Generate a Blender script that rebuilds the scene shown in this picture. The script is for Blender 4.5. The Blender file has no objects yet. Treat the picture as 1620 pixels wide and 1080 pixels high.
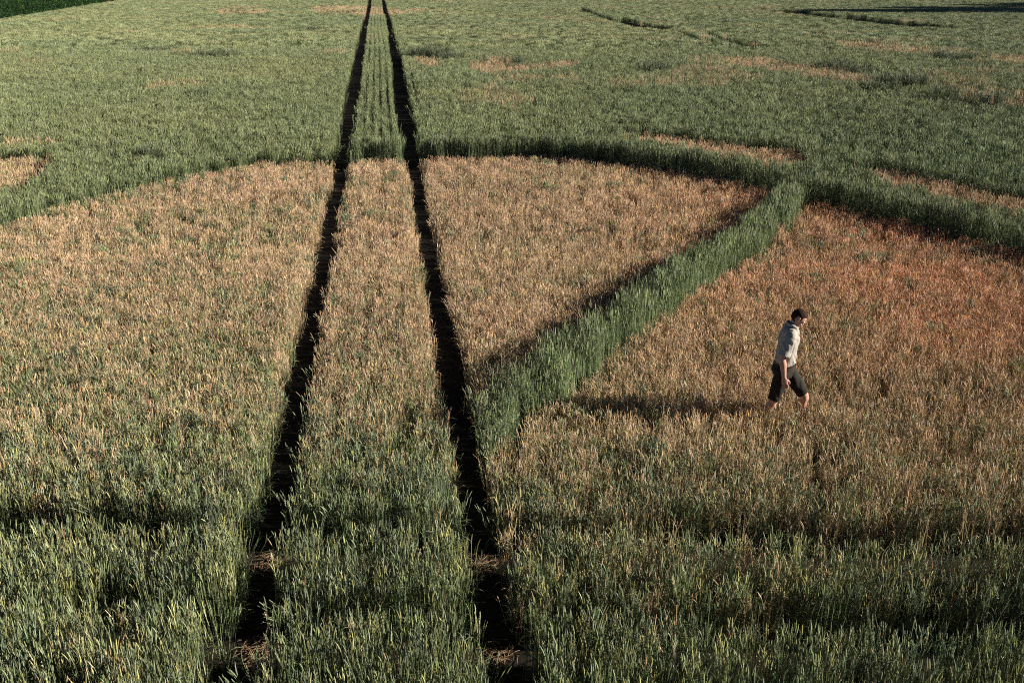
import bpy, bmesh, math, random
import numpy as np
from mathutils import Vector, Matrix

rng = np.random.default_rng(7)
random.seed(7)
scene = bpy.context.scene
COL = scene.collection

# ------------------------------------------------------------------ camera
CAM_H = 5.65
TILT = math.radians(20.66)
FPX = 1575.0                                   # focal length in photo pixels (35 mm)
cam_d = bpy.data.cameras.new('camera')
cam_d.sensor_width = 36.0
cam_d.lens = 35.0
cam_d.clip_start = 0.1
cam_d.clip_end = 6000
cam = bpy.data.objects.new('camera', cam_d)
COL.objects.link(cam)
cam.location = (0, 0, CAM_H)
cam.rotation_euler = (math.pi / 2 - TILT, 0, 0)
scene.camera = cam

# ------------------------------------------------------------------ light
SUN_EL = math.radians(21.5)
SUN_AZ = math.radians(92.5)                    # clockwise from +Y: the sun stands on the right
w = bpy.data.worlds.new('World')
scene.world = w
w.use_nodes = True
nt = w.node_tree
bg = nt.nodes['Background']
sky = nt.nodes.new('ShaderNodeTexSky')
sky.sky_type = 'NISHITA'
sky.sun_disc = False
sky.sun_elevation = SUN_EL
sky.sun_rotation = SUN_AZ
sky.air_density = 0.2                        # very clear, dry air: a deep sky and hard shade
sky.dust_density = 0.0
sky.altitude = 600
nt.links.new(sky.outputs['Color'], bg.inputs['Color'])
bg.inputs['Strength'].default_value = 0.05
sun_d = bpy.data.lights.new('sun', 'SUN')
sun_d.energy = 5.0
sun_d.angle = math.radians(0.5)
sun_d.color = (1.0, 0.90, 0.77)
sun = bpy.data.objects.new('sun', sun_d)
COL.objects.link(sun)
sdir = Vector((math.sin(SUN_AZ) * math.cos(SUN_EL), math.cos(SUN_AZ) * math.cos(SUN_EL), math.sin(SUN_EL)))
sun.rotation_euler = sdir.to_track_quat('Z', 'Y').to_euler()
sun.location = sdir * 60
scene.view_settings.view_transform = 'Standard'
scene.view_settings.look = 'None'
scene.view_settings.gamma = 1.0
scene.view_settings.exposure = 1.36
scene.cycles.use_denoising = False            # keep every stalk crisp
scene.cycles.filter_width = 1.1
scene.cycles.max_bounces = 5
scene.cycles.diffuse_bounces = 1
scene.cycles.transmission_bounces = 3
scene.cycles.transparent_max_bounces = 4

# ------------------------------------------------------------------ helpers
def tag(o, label=None, cat=None, group=None, kind=None):
    if label: o['label'] = label
    if cat: o['category'] = cat
    if group: o['group'] = group
    if kind: o['kind'] = kind
    return o

CT, ST = math.cos(TILT), math.sin(TILT)

def elev(Y):
    """gentle rise of the field some sixty metres out"""
    Y = np.asarray(Y, float)
    return 0.45 * np.exp(-((Y - 62) / 20.0) ** 2)

def ground_at(px, py, h=0.0):
    """the field point seen at a photo pixel, at height h above the soil"""
    u = (np.asarray(px, float) - 810) / FPX
    v = -(np.asarray(py, float) - 540) / FPX
    dx, dy, dz = u, CT + v * ST, -ST + v * CT
    z = np.zeros_like(u) + h
    for _ in range(12):
        t = (z - CAM_H) / dz
        z = 0.5 * z + 0.5 * (h + elev(dy * t))
    return dx * t, dy * t

def project(X, Y, h):
    z = h + elev(Y) - CAM_H
    depth = Y * CT - z * ST
    up = Y * ST + z * CT
    return 810 + FPX * X / depth, 540 - FPX * up / depth

def hash2(ix, iy, seed):
    n = (ix.astype(np.int64) * 374761393 + iy.astype(np.int64) * 668265263 + seed * 974634777) & 0x7fffffff
    n = ((n ^ (n >> 13)) * 1274126177) & 0x7fffffff
    n = n ^ (n >> 16)
    return (n & 0xffff) / 65535.0

def noise(X, Y, scale, seed=0):
    x = X / scale; y = Y / scale
    ix = np.floor(x); iy = np.floor(y)
    fx = x - ix; fy = y - iy
    fx = fx * fx * (3 - 2 * fx); fy = fy * fy * (3 - 2 * fy)
    a = hash2(ix, iy, seed); b = hash2(ix + 1, iy, seed)
    c = hash2(ix, iy + 1, seed); d = hash2(ix + 1, iy + 1, seed)
    return (a * (1 - fx) + b * fx) * (1 - fy) + (c * (1 - fx) + d * fx) * fy

def fbm(X, Y, scale, seed=0):
    return (noise(X, Y, scale, seed) + 0.5 * noise(X, Y, scale * .5, seed + 1) + 0.25 * noise(X, Y, scale * .25, seed + 2)) / 1.75

def inside(px, py, poly):
    poly = np.asarray(poly, float)
    r = np.zeros(len(px), bool)
    n = len(poly)
    j = n - 1
    for i in range(n):
        xi, yi = poly[i]; xj, yj = poly[j]
        c = ((yi > py) != (yj > py)) & (px < (xj - xi) * (py - yi) / (yj - yi + 1e-12) + xi)
        r ^= c
        j = i
    return r

def sstep(a, b, x):
    t = np.clip((x - a) / (b - a), 0, 1)
    return t * t * (3 - 2 * t)

# ------------------------------------------------------------------ materials
def new_mat(name):
    m = bpy.data.materials.new(name)
    m.use_nodes = True
    return m, m.node_tree, m.node_tree.nodes['Principled BSDF']

def plant_mat(name, mult, rough=0.55, spec=0.25, transl=0.25):
    """plant tissue: colour comes from the plant, varied from blade to blade"""
    m, t, p = new_mat(name)
    N, L = t.nodes, t.links
    at = N.new('ShaderNodeAttribute'); at.attribute_type = 'INSTANCER'; at.attribute_name = 'col'
    geo = N.new('ShaderNodeNewGeometry')
    oi = N.new('ShaderNodeObjectInfo')
    ma = N.new('ShaderNodeMath'); ma.operation = 'MULTIPLY_ADD'
    L.new(oi.outputs['Random'], ma.inputs[0]); ma.inputs[1].default_value = 37.7
    L.new(geo.outputs['Random Per Island'], ma.inputs[2])
    wn = N.new('ShaderNodeTexWhiteNoise'); wn.noise_dimensions = '1D'
    L.new(ma.outputs[0], wn.inputs['W'])
    sep = N.new('ShaderNodeSeparateColor'); L.new(wn.outputs['Color'], sep.inputs[0])
    hs = N.new('ShaderNodeHueSaturation')
    mr = N.new('ShaderNodeMapRange'); mr.inputs[3].default_value = 0.465; mr.inputs[4].default_value = 0.525
    L.new(sep.outputs[0], mr.inputs[0]); L.new(mr.outputs[0], hs.inputs['Hue'])
    mv = N.new('ShaderNodeMapRange'); mv.inputs[3].default_value = 0.4; mv.inputs[4].default_value = 1.6
    L.new(sep.outputs[1], mv.inputs[0]); L.new(mv.outputs[0], hs.inputs['Value'])
    ms = N.new('ShaderNodeMapRange'); ms.inputs[3].default_value = 0.75; ms.inputs[4].default_value = 1.2
    L.new(sep.outputs[2], ms.inputs[0]); L.new(ms.outputs[0], hs.inputs['Saturation'])
    mx = N.new('ShaderNodeMix'); mx.data_type = 'RGBA'; mx.blend_type = 'MULTIPLY'
    mx.inputs['Factor'].default_value = 1.0
    L.new(at.outputs['Color'], mx.inputs['A']); mx.inputs['B'].default_value = (*mult, 1)
    L.new(mx.outputs['Result'], hs.inputs['Color'])
    L.new(hs.outputs['Color'], p.inputs['Base Color'])
    p.inputs['Roughness'].default_value = rough
    p.inputs['Specular IOR Level'].default_value = spec
    if transl:
        tr = N.new('ShaderNodeBsdfTranslucent'); L.new(hs.outputs['Color'], tr.inputs['Color'])
        mixs = N.new('ShaderNodeMixShader'); mixs.inputs[0].default_value = transl
        out = N['Material Output']
        L.new(p.outputs[0], mixs.inputs[1]); L.new(tr.outputs[0], mixs.inputs[2])
        L.new(mixs.outputs[0], out.inputs['Surface'])
    return m

M_STEM = plant_mat('wheat_stem', (0.95, 0.97, 0.85), transl=0.0)
M_LEAF = plant_mat('wheat_leaf', (0.93, 1.0, 0.85), rough=0.45, spec=0.35, transl=0.25)
M_EAR = plant_mat('wheat_ear', (1.15, 1.1, 1.0), rough=0.6, transl=0.0)

def soil_mat(name, c1, c2, scale):
    m, t, p = new_mat(name)
    N, L = t.nodes, t.links
    tc = N.new('ShaderNodeTexCoord')
    n1 = N.new('ShaderNodeTexNoise'); n1.inputs['Scale'].default_value = scale; n1.inputs['Detail'].default_value = 8
    L.new(tc.outputs['Object'], n1.inputs['Vector'])
    cr = N.new('ShaderNodeValToRGB')
    cr.color_ramp.elements[0].color = (*c1, 1); cr.color_ramp.elements[1].color = (*c2, 1)
    cr.color_ramp.elements[0].position = 0.3; cr.color_ramp.elements[1].position = 0.7
    L.new(n1.outputs['Fac'], cr.inputs[0]); L.new(cr.outputs[0], p.inputs['Base Color'])
    b = N.new('ShaderNodeBump'); b.inputs['Strength'].default_value = 0.6; b.inputs['Distance'].default_value = 0.03
    L.new(n1.outputs['Fac'], b.inputs['Height']); L.new(b.outputs[0], p.inputs['Normal'])
    p.inputs['Roughness'].default_value = 0.95; p.inputs['Specular IOR Level'].default_value = 0.1
    return m
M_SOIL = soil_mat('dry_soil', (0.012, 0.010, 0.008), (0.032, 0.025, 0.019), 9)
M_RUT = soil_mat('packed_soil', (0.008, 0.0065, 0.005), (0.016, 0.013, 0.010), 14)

def cloth_mat(name, c, var=0.15, scale=60, rough=0.9, bump=0.25, spec=0.2):
    m, t, p = new_mat(name)
    N, L = t.nodes, t.links
    tc = N.new('ShaderNodeTexCoord')
    n1 = N.new('ShaderNodeTexNoise'); n1.inputs['Scale'].default_value = scale; n1.inputs['Detail'].default_value = 5
    L.new(tc.outputs['Object'], n1.inputs['Vector'])
    cr = N.new('ShaderNodeValToRGB')
    cr.color_ramp.elements[0].color = (*[v * (1 - var) for v in c], 1)
    cr.color_ramp.elements[1].color = (*[min(1, v * (1 + var)) for v in c], 1)
    L.new(n1.outputs['Fac'], cr.inputs[0]); L.new(cr.outputs[0], p.inputs['Base Color'])
    b = N.new('ShaderNodeBump'); b.inputs['Strength'].default_value = bump; b.inputs['Distance'].default_value = 0.006
    L.new(n1.outputs['Fac'], b.inputs['Height']); L.new(b.outputs[0], p.inputs['Normal'])
    p.inputs['Roughness'].default_value = rough; p.inputs['Specular IOR Level'].default_value = spec
    return m

# ------------------------------------------------------------------ ground and wheel tracks
def sheet(name, xs, ys, zfun, mat):
    nx, ny = len(xs), len(ys)
    V = [(x, y, float(zfun(x, y))) for y in ys for x in xs]
    F = [(j * nx + i, j * nx + i + 1, (j + 1) * nx + i + 1, (j + 1) * nx + i) for j in range(ny - 1) for i in range(nx - 1)]
    me = bpy.data.meshes.new(name); me.from_pydata(V, [], F)
    me.materials.append(mat)
    me.polygons.foreach_set('use_smooth', [True] * len(me.polygons))
    o = bpy.data.objects.new(name, me); COL.objects.link(o)
    return o

g = sheet('ground', [-2500, -600, -200, -80, 0, 80, 200, 600, 2500],
          [-300, -60, 0] + list(range(6, 150, 3)) + [170, 200, 260, 400, 900, 3000], lambda x, y: elev(y), M_SOIL)
tag(g, 'dark dry soil under the wheat field', kind='structure')

TRK_Y = [0, 24, 40, 60, 80, 100, 120, 150, 200, 250, 300, 360, 400, 500, 600, 700, 800, 885, 1025, 1075]
TRK_L = [586, 583, 579, 575, 572, 568.5, 565, 560, 552, 545, 536, 524, 517, 499, 481, 464, 447, 431, 407, 397]
TRK_R = [606, 610.5, 615, 619, 622, 626, 629.6, 634.5, 643, 651, 660, 669, 676, 694, 714, 731, 747, 761, 784, 792]

def track_curve(xs):
    X, Y = ground_at(np.array(xs), np.array(TRK_Y), 0.0)
    o = np.argsort(Y)
    X, Y = X[o], Y[o]
    # a smooth, nearly straight wheeling: low-order fit plus a little of the measured wander
    c = np.polyfit(Y, X, 1)
    yy = np.concatenate([[-20], np.linspace(4, 240, 160), [400]])
    wander = np.interp(yy, Y, X - np.polyval(c, Y))
    k = np.ones(5) / 5
    wander[2:-2] = np.convolve(wander, k, 'same')[2:-2]
    return yy, np.polyval(c, yy) + wander
LY, LX = track_curve(TRK_L)
RY, RX = track_curve(TRK_R)
def track_l(Y): return np.interp(Y, LY, LX)
def track_r(Y): return np.interp(Y, RY, RX)
TRK_HALF = 0.235

for fx, lab in ((track_l, 'left wheel track of bare packed soil running straight up the field'),
                (track_r, 'right wheel track of bare packed soil passing the end of the diagonal green strip')):
    ys = np.concatenate([np.linspace(3, 60, 115), np.linspace(61, 240, 90)])
    V, F = [], []
    for i, y in enumerate(ys):
        for k, off in enumerate((-0.2, -0.1, 0, 0.1, 0.2)):
            V.append((float(fx(y)) + off, y, float(elev(y)) + 0.005))
        if i:
            for k in range(4):
                a = (i - 1) * 5 + k
                F.append((a, a + 1, a + 6, a + 5))
    me = bpy.data.meshes.new('wheel_track'); me.from_pydata(V, [], F); me.materials.append(M_RUT)
    o = bpy.data.objects.new('wheel_track', me); COL.objects.link(o)
    tag(o, lab, kind='structure')

# ------------------------------------------------------------------ plant library (never linked to the scene itself)
class MB:
    def __init__(s): s.v = []; s.f = []; s.m = []
    def add(s, v, f, m):
        b = len(s.v); s.v += [tuple(x) for x in v]; s.f += [tuple(i + b for i in q) for q in f]; s.m += [m] * len(f)
    def mesh(s, name, mats):
        me = bpy.data.meshes.new(name); me.from_pydata(s.v, [], s.f)
        for m in mats: me.materials.append(m)
        me.polygons.foreach_set('material_index', s.m)
        me.update()
        return me
    def tube(s, path, rad, n, m, cap=True):
        path = [Vector(p) for p in path]
        vs, fs = [], []
        for i, p in enumerate(path):
            d = (path[min(i + 1, len(path) - 1)] - path[max(i - 1, 0)]).normalized()
            a = d.cross(Vector((0.31, 0.95, 0.05)))
            a = a.normalized() if a.length > 1e-4 else Vector((1, 0, 0))
            b = d.cross(a)
            for k in range(n):
                t = 2 * math.pi * k / n
                r = rad[i] if not isinstance(rad[i], tuple) else (rad[i][0] if k % 2 else rad[i][1])
                vs.append(p + (a * math.cos(t) + b * math.sin(t)) * r)
        for i in range(len(path) - 1):
            for k in range(n):
                fs.append((i * n + k, i * n + (k + 1) % n, (i + 1) * n + (k + 1) % n, (i + 1) * n + k))
        if cap:
            fs.append(tuple(range((len(path) - 1) * n, len(path) * n)))
        s.add(vs, fs, m)
    def blade(s, p0, az, length, rise, width, segs, m, droop=1.0, fold=0.0):
        """a narrow leaf: leaves the stem upward and bends over"""
        d = Vector((math.cos(az), math.sin(az), 0))
        sd = Vector((-math.sin(az), math.cos(az), 0))
        vs, fs = [], []
        p = Vector(p0); ang = rise
        for i in range(segs + 1):
            t = i / segs
            wd = width * (0.55 + 0.9 * t if t < 0.4 else (0.91 * (1 - ((t - 0.4) / 0.6) ** 1.6)))
            tw = fold * t
            sv = sd * math.cos(tw) + Vector((0, 0, 1)) * math.sin(tw)
            vs += [p - sv * wd * .5, p + sv * wd * .5]
            if i:
                a = 2 * (i - 1); fs.append((a, a + 1, a + 3, a + 2))
            ang -= droop / segs * (0.4 + 1.2 * t)
            p = p + (d * math.cos(ang) + Vector((0, 0, 1)) * math.sin(ang)) * (length / segs)
        s.add(vs, fs, m)

def R(a, b): return random.uniform(a, b)

def stalk(mb, x, y, h, lod, dry):
    az = R(0, 6.28)
    lean = abs(random.gauss(0, 0.07 if not dry else 0.12)) + 0.01
    def at(t): return Vector((x + math.cos(az) * lean * h * t * t, y + math.sin(az) * lean * h * t * t, h * t))
    earl = R(0.07, 0.10) if not dry else R(0.055, 0.09)
    er = R(0.0040, 0.0054) if not dry else R(0.0024, 0.0036)
    ts = 1 - earl / h
    if lod == 0:
        mb.tube([at(0), at(ts * .5), at(ts)], [0.0022, 0.0019, 0.0014], 3, 0, cap=False)
        n = 7
        path, rad = [], []
        tip = at(1.0); base = at(ts)
        nod = Vector((math.cos(az), math.sin(az), 0)) * (R(0, 0.25) * earl)
        for i in range(n + 1):
            t = i / n
            prof = math.sin(math.pi * min(1, 0.12 + 0.83 * t)) ** 0.6 * er
            path.append(base.lerp(tip, t) + nod * t * t)
            rad.append((prof * (1.15 if i % 2 else 0.8), prof * (0.75 if i % 2 else 1.1)))
        mb.tube(path, rad, 4, 2)
        for k in range(random.choice((1, 2, 2))):
            t = R(0.35, 0.8) if k else R(0.68, 0.86)
            if dry:
                mb.blade(at(t), R(0, 6.28), R(.07, .13), R(.9, 1.5), R(.003, .006), 4, 1, R(.2, 1.8), R(-1.5, 1.5))
            else:
                mb.blade(at(t), R(0, 6.28), R(.08, .15), R(1.28, 1.55), R(.0036, .0066), 4, 1, R(.0, .6) if random.random() < .88 else 2.2, R(-.8, .8))
        for k in range(random.choice((1, 1, 2))):      # withered leaves low on the stalk
            mb.blade(at(R(.05, .45)), R(0, 6.28), R(.1, .18), R(.2, 1.2), R(.008, .013), 2, 1, R(.5, 2.2), R(-1, 1))
    elif lod == 1:
        for k in range(random.choice((1, 2))):
            mb.blade(at(R(.05, .45)), R(0, 6.28), R(.1, .18), R(.2, 1.2), R(.010, .016), 2, 1, R(.5, 2.2), R(-1, 1))
        mb.tube([at(0), at(ts)], [0.0024, 0.0018], 3, 0, cap=False)
        base, tip = at(ts), at(1.0)
        path = [base.lerp(tip, t) for t in (0, .3, .7, 1)]
        mb.tube(path, [er * .7, er * 1.15, er, er * .25], 4, 2, cap=False)
        for k in range(2):
            t = R(0.5, 0.85)
            if dry:
                mb.blade(at(t), R(0, 6.28), R(.07, .13), R(.9, 1.5), R(.003, .006), 3, 1, R(.2, 1.8), R(-1.5, 1.5))
            else:
                mb.blade(at(t), R(0, 6.28), R(.10, .18), R(1.2, 1.53), R(.0045, .008), 3, 1, R(.1, .9), R(-.8, .8))
    else:
        base, tip = at(ts - .05), at(1.0)
        f = 1.25 if lod == 2 else 1.7
        mb.tube([at(0.25), base], [0.003 * f, 0.002 * f], 3, 0, cap=False)
        mb.tube([base, base.lerp(tip, .5), tip], [er * .7 * f, er * 1.1 * f, er * .3 * f], 3, 2, cap=False)
        mb.blade(at(R(.55, .85)), R(0, 6.28), R(.14, .22), R(1.0, 1.5), .009 * f, 2, 1, R(.2, 1.3), R(-.8, .8))

def library(name, n, count, radius, h, lod, dry, spread=0.12):
    c = bpy.data.collections.new(name)
    for k in range(n):
        mb = MB()
        for i in range(count):
            a = R(0, 6.28); r = radius * math.sqrt(random.random())
            stalk(mb, r * math.cos(a), r * math.sin(a), h * R(1 - spread, 1 + spread), lod, dry)
        me = mb.mesh('tuft', (M_STEM, M_LEAF, M_EAR))
        o = bpy.data.objects.new('%s_%02d' % (name, k), me)
        c.objects.link(o)
    return c

H0 = 0.6
HD = 0.38
LIB = {
    (0, 0): library('green_near', 16, 6, .07, H0, 0, False),
    (0, 1): library('dry_near', 16, 7, .07, HD, 0, True, .25),
    (1, 0): library('green_mid', 12, 12, .10, H0, 1, False),
    (1, 1): library('dry_mid', 12, 13, .10, HD, 1, True, .25),
    (2, 0): library('green_far', 8, 34, .24, H0, 2, False, .14),
    (2, 1): library('dry_far', 8, 34, .24, H0, 2, True, .2),
    (4, 0): library('green_row', 10, 5, .035, H0, 1, False), (4, 1): library('dry_row', 6, 5, .035, HD, 1, True, .25),
    (3, 0): library('green_distant', 8, 70, .46, H0, 3, False, .14),
    (3, 1): library('dry_distant', 8, 70, .46, H0, 3, True, .2),
}
def leafy_library():
    c = bpy.data.collections.new('leafy_crop_plants')
    for k in range(6):
        mb = MB()
        for i in range(60):
            a = R(0, 6.28); r = .5 * math.sqrt(random.random())
            mb.blade((r * math.cos(a), r * math.sin(a), R(.25, .5)), R(0, 6.28), R(.2, .34), R(.3, 1.3), R(.09, .15), 3, 1, R(.6, 2), R(-.6, .6))
        me = mb.mesh('leafy', (M_STEM, M_LEAF, M_EAR))
        c.objects.link(bpy.data.objects.new('leafy_%02d' % k, me))
    return c
LEAFY = leafy_library()

def scatter_group(coll):
    ng = bpy.data.node_groups.new('scatter_' + coll.name, 'GeometryNodeTree')
    ng.interface.new_socket('Geometry', in_out='INPUT', socket_type='NodeSocketGeometry')
    ng.interface.new_socket('Geometry', in_out='OUTPUT', socket_type='NodeSocketGeometry')
    N, L = ng.nodes, ng.links
    gi = N.new('NodeGroupInput'); go = N.new('NodeGroupOutput')
    ci = N.new('GeometryNodeCollectionInfo'); ci.inputs['Collection'].default_value = coll
    ci.inputs['Separate Children'].default_value = True; ci.inputs['Reset Children'].default_value = True
    ip = N.new('GeometryNodeInstanceOnPoints'); ip.inputs['Pick Instance'].default_value = True
    def attr(nm, dt):
        a = N.new('GeometryNodeInputNamedAttribute'); a.data_type = dt; a.inputs['Name'].default_value = nm
        return a.outputs['Attribute']
    L.new(gi.outputs[0], ip.inputs['Points']); L.new(ci.outputs[0], ip.inputs['Instance'])
    L.new(attr('idx', 'INT'), ip.inputs['Instance Index'])
    L.new(attr('rot', 'FLOAT_VECTOR'), ip.inputs['Rotation'])
    L.new(attr('scl', 'FLOAT_VECTOR'), ip.inputs['Scale'])
    L.new(ip.outputs[0], go.inputs[0])
    return ng
GROUPS = {k: scatter_group(c) for k, c in LIB.items()}
G_LEAFY = scatter_group(LEAFY)

def scatter(name, P, rot, scl, idx, col, ng, parent=None):
    n = len(P)
    me = bpy.data.meshes.new(name)
    me.vertices.add(n)
    me.vertices.foreach_set('co', np.ascontiguousarray(P, np.float32).ravel())
    for nm, tp, key, data in (('rot', 'FLOAT_VECTOR', 'vector', rot), ('scl', 'FLOAT_VECTOR', 'vector', scl)):
        a = me.attributes.new(nm, tp, 'POINT'); a.data.foreach_set(key, np.ascontiguousarray(data, np.float32).ravel())
    a = me.attributes.new('idx', 'INT', 'POINT'); a.data.foreach_set('value', np.ascontiguousarray(idx, np.int32))
    a = me.attributes.new('col', 'FLOAT_COLOR', 'POINT')
    a.data.foreach_set('color', np.ascontiguousarray(np.concatenate([col, np.ones((n, 1))], 1), np.float32).ravel())
    o = bpy.data.objects.new(name, me); COL.objects.link(o)
    md = o.modifiers.new('scatter', 'NODES'); md.node_group = ng
    if parent: o.parent = parent
    return o

# ------------------------------------------------------------------ what grows where (outlines read as ground positions)
h_dry = 0.38
FRONT = [(-420, 520), (-200, 425), (0, 353), (67, 332), (133, 313), (213, 295), (260, 281), (333, 268), (413, 254), (533, 252), (640, 248),
         (760, 246), (850, 244), (950, 250), (1050, 262), (1130, 275), (1200, 290), (1285, 312), (1345, 324), (1466, 354), (1562, 378),
         (1640, 400), (1900, 480), (2200, 590)]                      # foot of the curved green strip, seen over the dry wheat
fx_, fy_ = ground_at([p[0] for p in FRONT], [p[1] for p in FRONT], h_dry)
def front_line(X): return np.interp(X, fx_, fy_)
DIAG = [(1292, 296), (1275, 314), (1262, 330), (1250, 345), (1190, 402), (1100, 458), (1000, 533), (930, 592), (890, 622), (840, 655), (790, 705)]
dgx, dgy = ground_at([p[0] for p in DIAG], [p[1] for p in DIAG], h_dry)
def diag_dist(X, Y):
    """signed distance to the lit edge of the diagonal strip; positive on its shaded side"""
    best = np.full(len(X), 1e9); sg = np.zeros(len(X))
    for i in range(len(dgx) - 1):
        ax, ay, bx, by = dgx[i], dgy[i], dgx[i + 1], dgy[i + 1]
        ex, ey = bx - ax, by - ay
        t = np.clip(((X - ax) * ex + (Y - ay) * ey) / (ex * ex + ey * ey), 0, 1)
        dx, dy = X - ax - t * ex, Y - ay - t * ey
        d = np.hypot(dx, dy)
        s = np.sign(ex * dy - ey * dx)
        m = d < best
        best[m] = d[m]; sg[m] = s[m]
    return -best * sg
def gap_y(X, py_l, py_r):
    (x0,), (y0,) = ground_at([0.], [py_l], 0.)
    (x1,), (y1,) = ground_at([1620.], [py_r], 0.)
    return y0 + (X - x0) * (y1 - y0) / (x1 - x0)
LENS = {   # dry lenses beyond the strip, in photo outline
    'behind right': [(945, 209), (1010, 213), (1060, 217), (1129, 224), (1190, 233), (1250, 237), (1280, 250), (1280, 266), (1230, 268), (1130, 256), (1050, 236)],
    'far right': [(1325, 264), (1418, 270), (1490, 286), (1562, 301), (1620, 313), (1800, 354), (1800, 420), (1640, 352), (1560, 336), (1480, 318), (1400, 295)],
    'left': [(-300, 255), (-100, 250), (0, 251), (80, 251), (99, 264), (70, 284), (33, 300), (0, 312), (-100, 345), (-300, 430)],
}
PATCH = [[(0, 228), (60, 226), (105, 230), (90, 240), (0, 243)],
         [(330, 20), (380, 17), (432, 19), (420, 25), (350, 27)],
         [(490, 14), (540, 11), (575, 12), (640, 19), (642, 26), (590, 28), (540, 26), (500, 24)],
         [(643, 17), (672, 16), (670, 21), (645, 22)],
         [(652, 97), (675, 94), (697, 104), (690, 112), (665, 108)],
         [(742, 108), (765, 98), (800, 96), (815, 110), (860, 106), (925, 101), (910, 111), (850, 117), (780, 125), (750, 119)],
         [(1130, 99), (1195, 95), (1250, 106), (1330, 117), (1410, 137), (1380, 138), (1290, 128), (1180, 112)],
         [(1500, 150), (1560, 146), (1640, 152), (1640, 180), (1580, 172), (1520, 162)],
         [(1300, 66), (1400, 76), (1480, 85), (1440, 90), (1340, 78)],
         [(1560, 92), (1640, 96), (1640, 108), (1580, 104)]]
LEAFY_POLY = [(-700, -80), (-100, -60), (250, -20), (185, 3), (90, 19), (0, 33), (-100, 50), (-400, 96), (-700, 146)]
# pairs of old wheelings and scattered thin lines, seen far right, as photo polylines
LINES = [[(649, 116), (655, 138), (661, 162)], [(920, 14), (965, 30), (1000, 39), (1060, 44)], [(985, 30), (1050, 45)], [(1080, 52), (1140, 68), (1205, 92)], [(1120, 52), (1180, 70), (1200, 78)],
         [(1240, 18), (1330, 27), (1460, 42)], [(1340, 25), (1430, 36), (1510, 44)]]
# tall clumps at the edges of the thin patches, coloured dark for their shadows
CLUMPS = [(1040, 108, .9, .25), (1500, 153, .6, .3), (1595, 160, 1.6, .3), (1252, 103, 1.0, .25), (1310, 106, 1.4, .2), (1512, 91, 1.0, .2),
          (690, 88, .9, .3), (670, 86, 1.1, .25), (715, 92, 1.0, .2), (790, 98, 1.4, .15), (1420, 130, 1.5, .25), (1395, 140, .8, .2), (1350, 112, 1.0, .2),
          (545, 20, 2.2, .12), (380, 18, 2, .12), (490, 46, 1.3, .1), (350, 86, 1.3, .12), (240, 78, 1.2, .1), (310, 148, .7, .12),
          (235, 240, .5, .15)]
CL = []
for cx, cy, rr, dh in CLUMPS:
    (X_,), (Y_,) = ground_at([float(cx)], [float(cy)], .6)
    CL.append((X_, Y_, rr, dh))

def dist_lines(px, py):
    best = np.full(len(px), 1e9)
    for pl in LINES:
        for (ax, ay), (bx, by) in zip(pl[:-1], pl[1:]):
            ex, ey = bx - ax, by - ay
            t = np.clip(((px - ax) * ex + (py - ay) * ey) / (ex * ex + ey * ey), 0, 1)
            best = np.minimum(best, np.hypot(px - ax - t * ex, py - ay - t * ey))
    return best

(PX,), (PY,) = ground_at([1233.], [682.], 0.)       # where the walker stands

def mixc(a, b, t):
    t = np.asarray(t)[:, None]
    return np.asarray(a)[None, :] * (1 - t) + np.asarray(b)[None, :] * t

C_GREEN_FAR = (.155, .205, .112)
C_GREEN_YEL = (.24, .26, .125)
C_STRIP = (.098, .125, .072)
C_NEAR = (.155, .20, .092)
C_BLUE = (.115, .155, .115)
C_STRAW = (.43, .34, .212)
C_PINK = (.45, .315, .218)
C_RUST = (.50, .265, .15)
C_CREAM = (.46, .38, .23)

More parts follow.
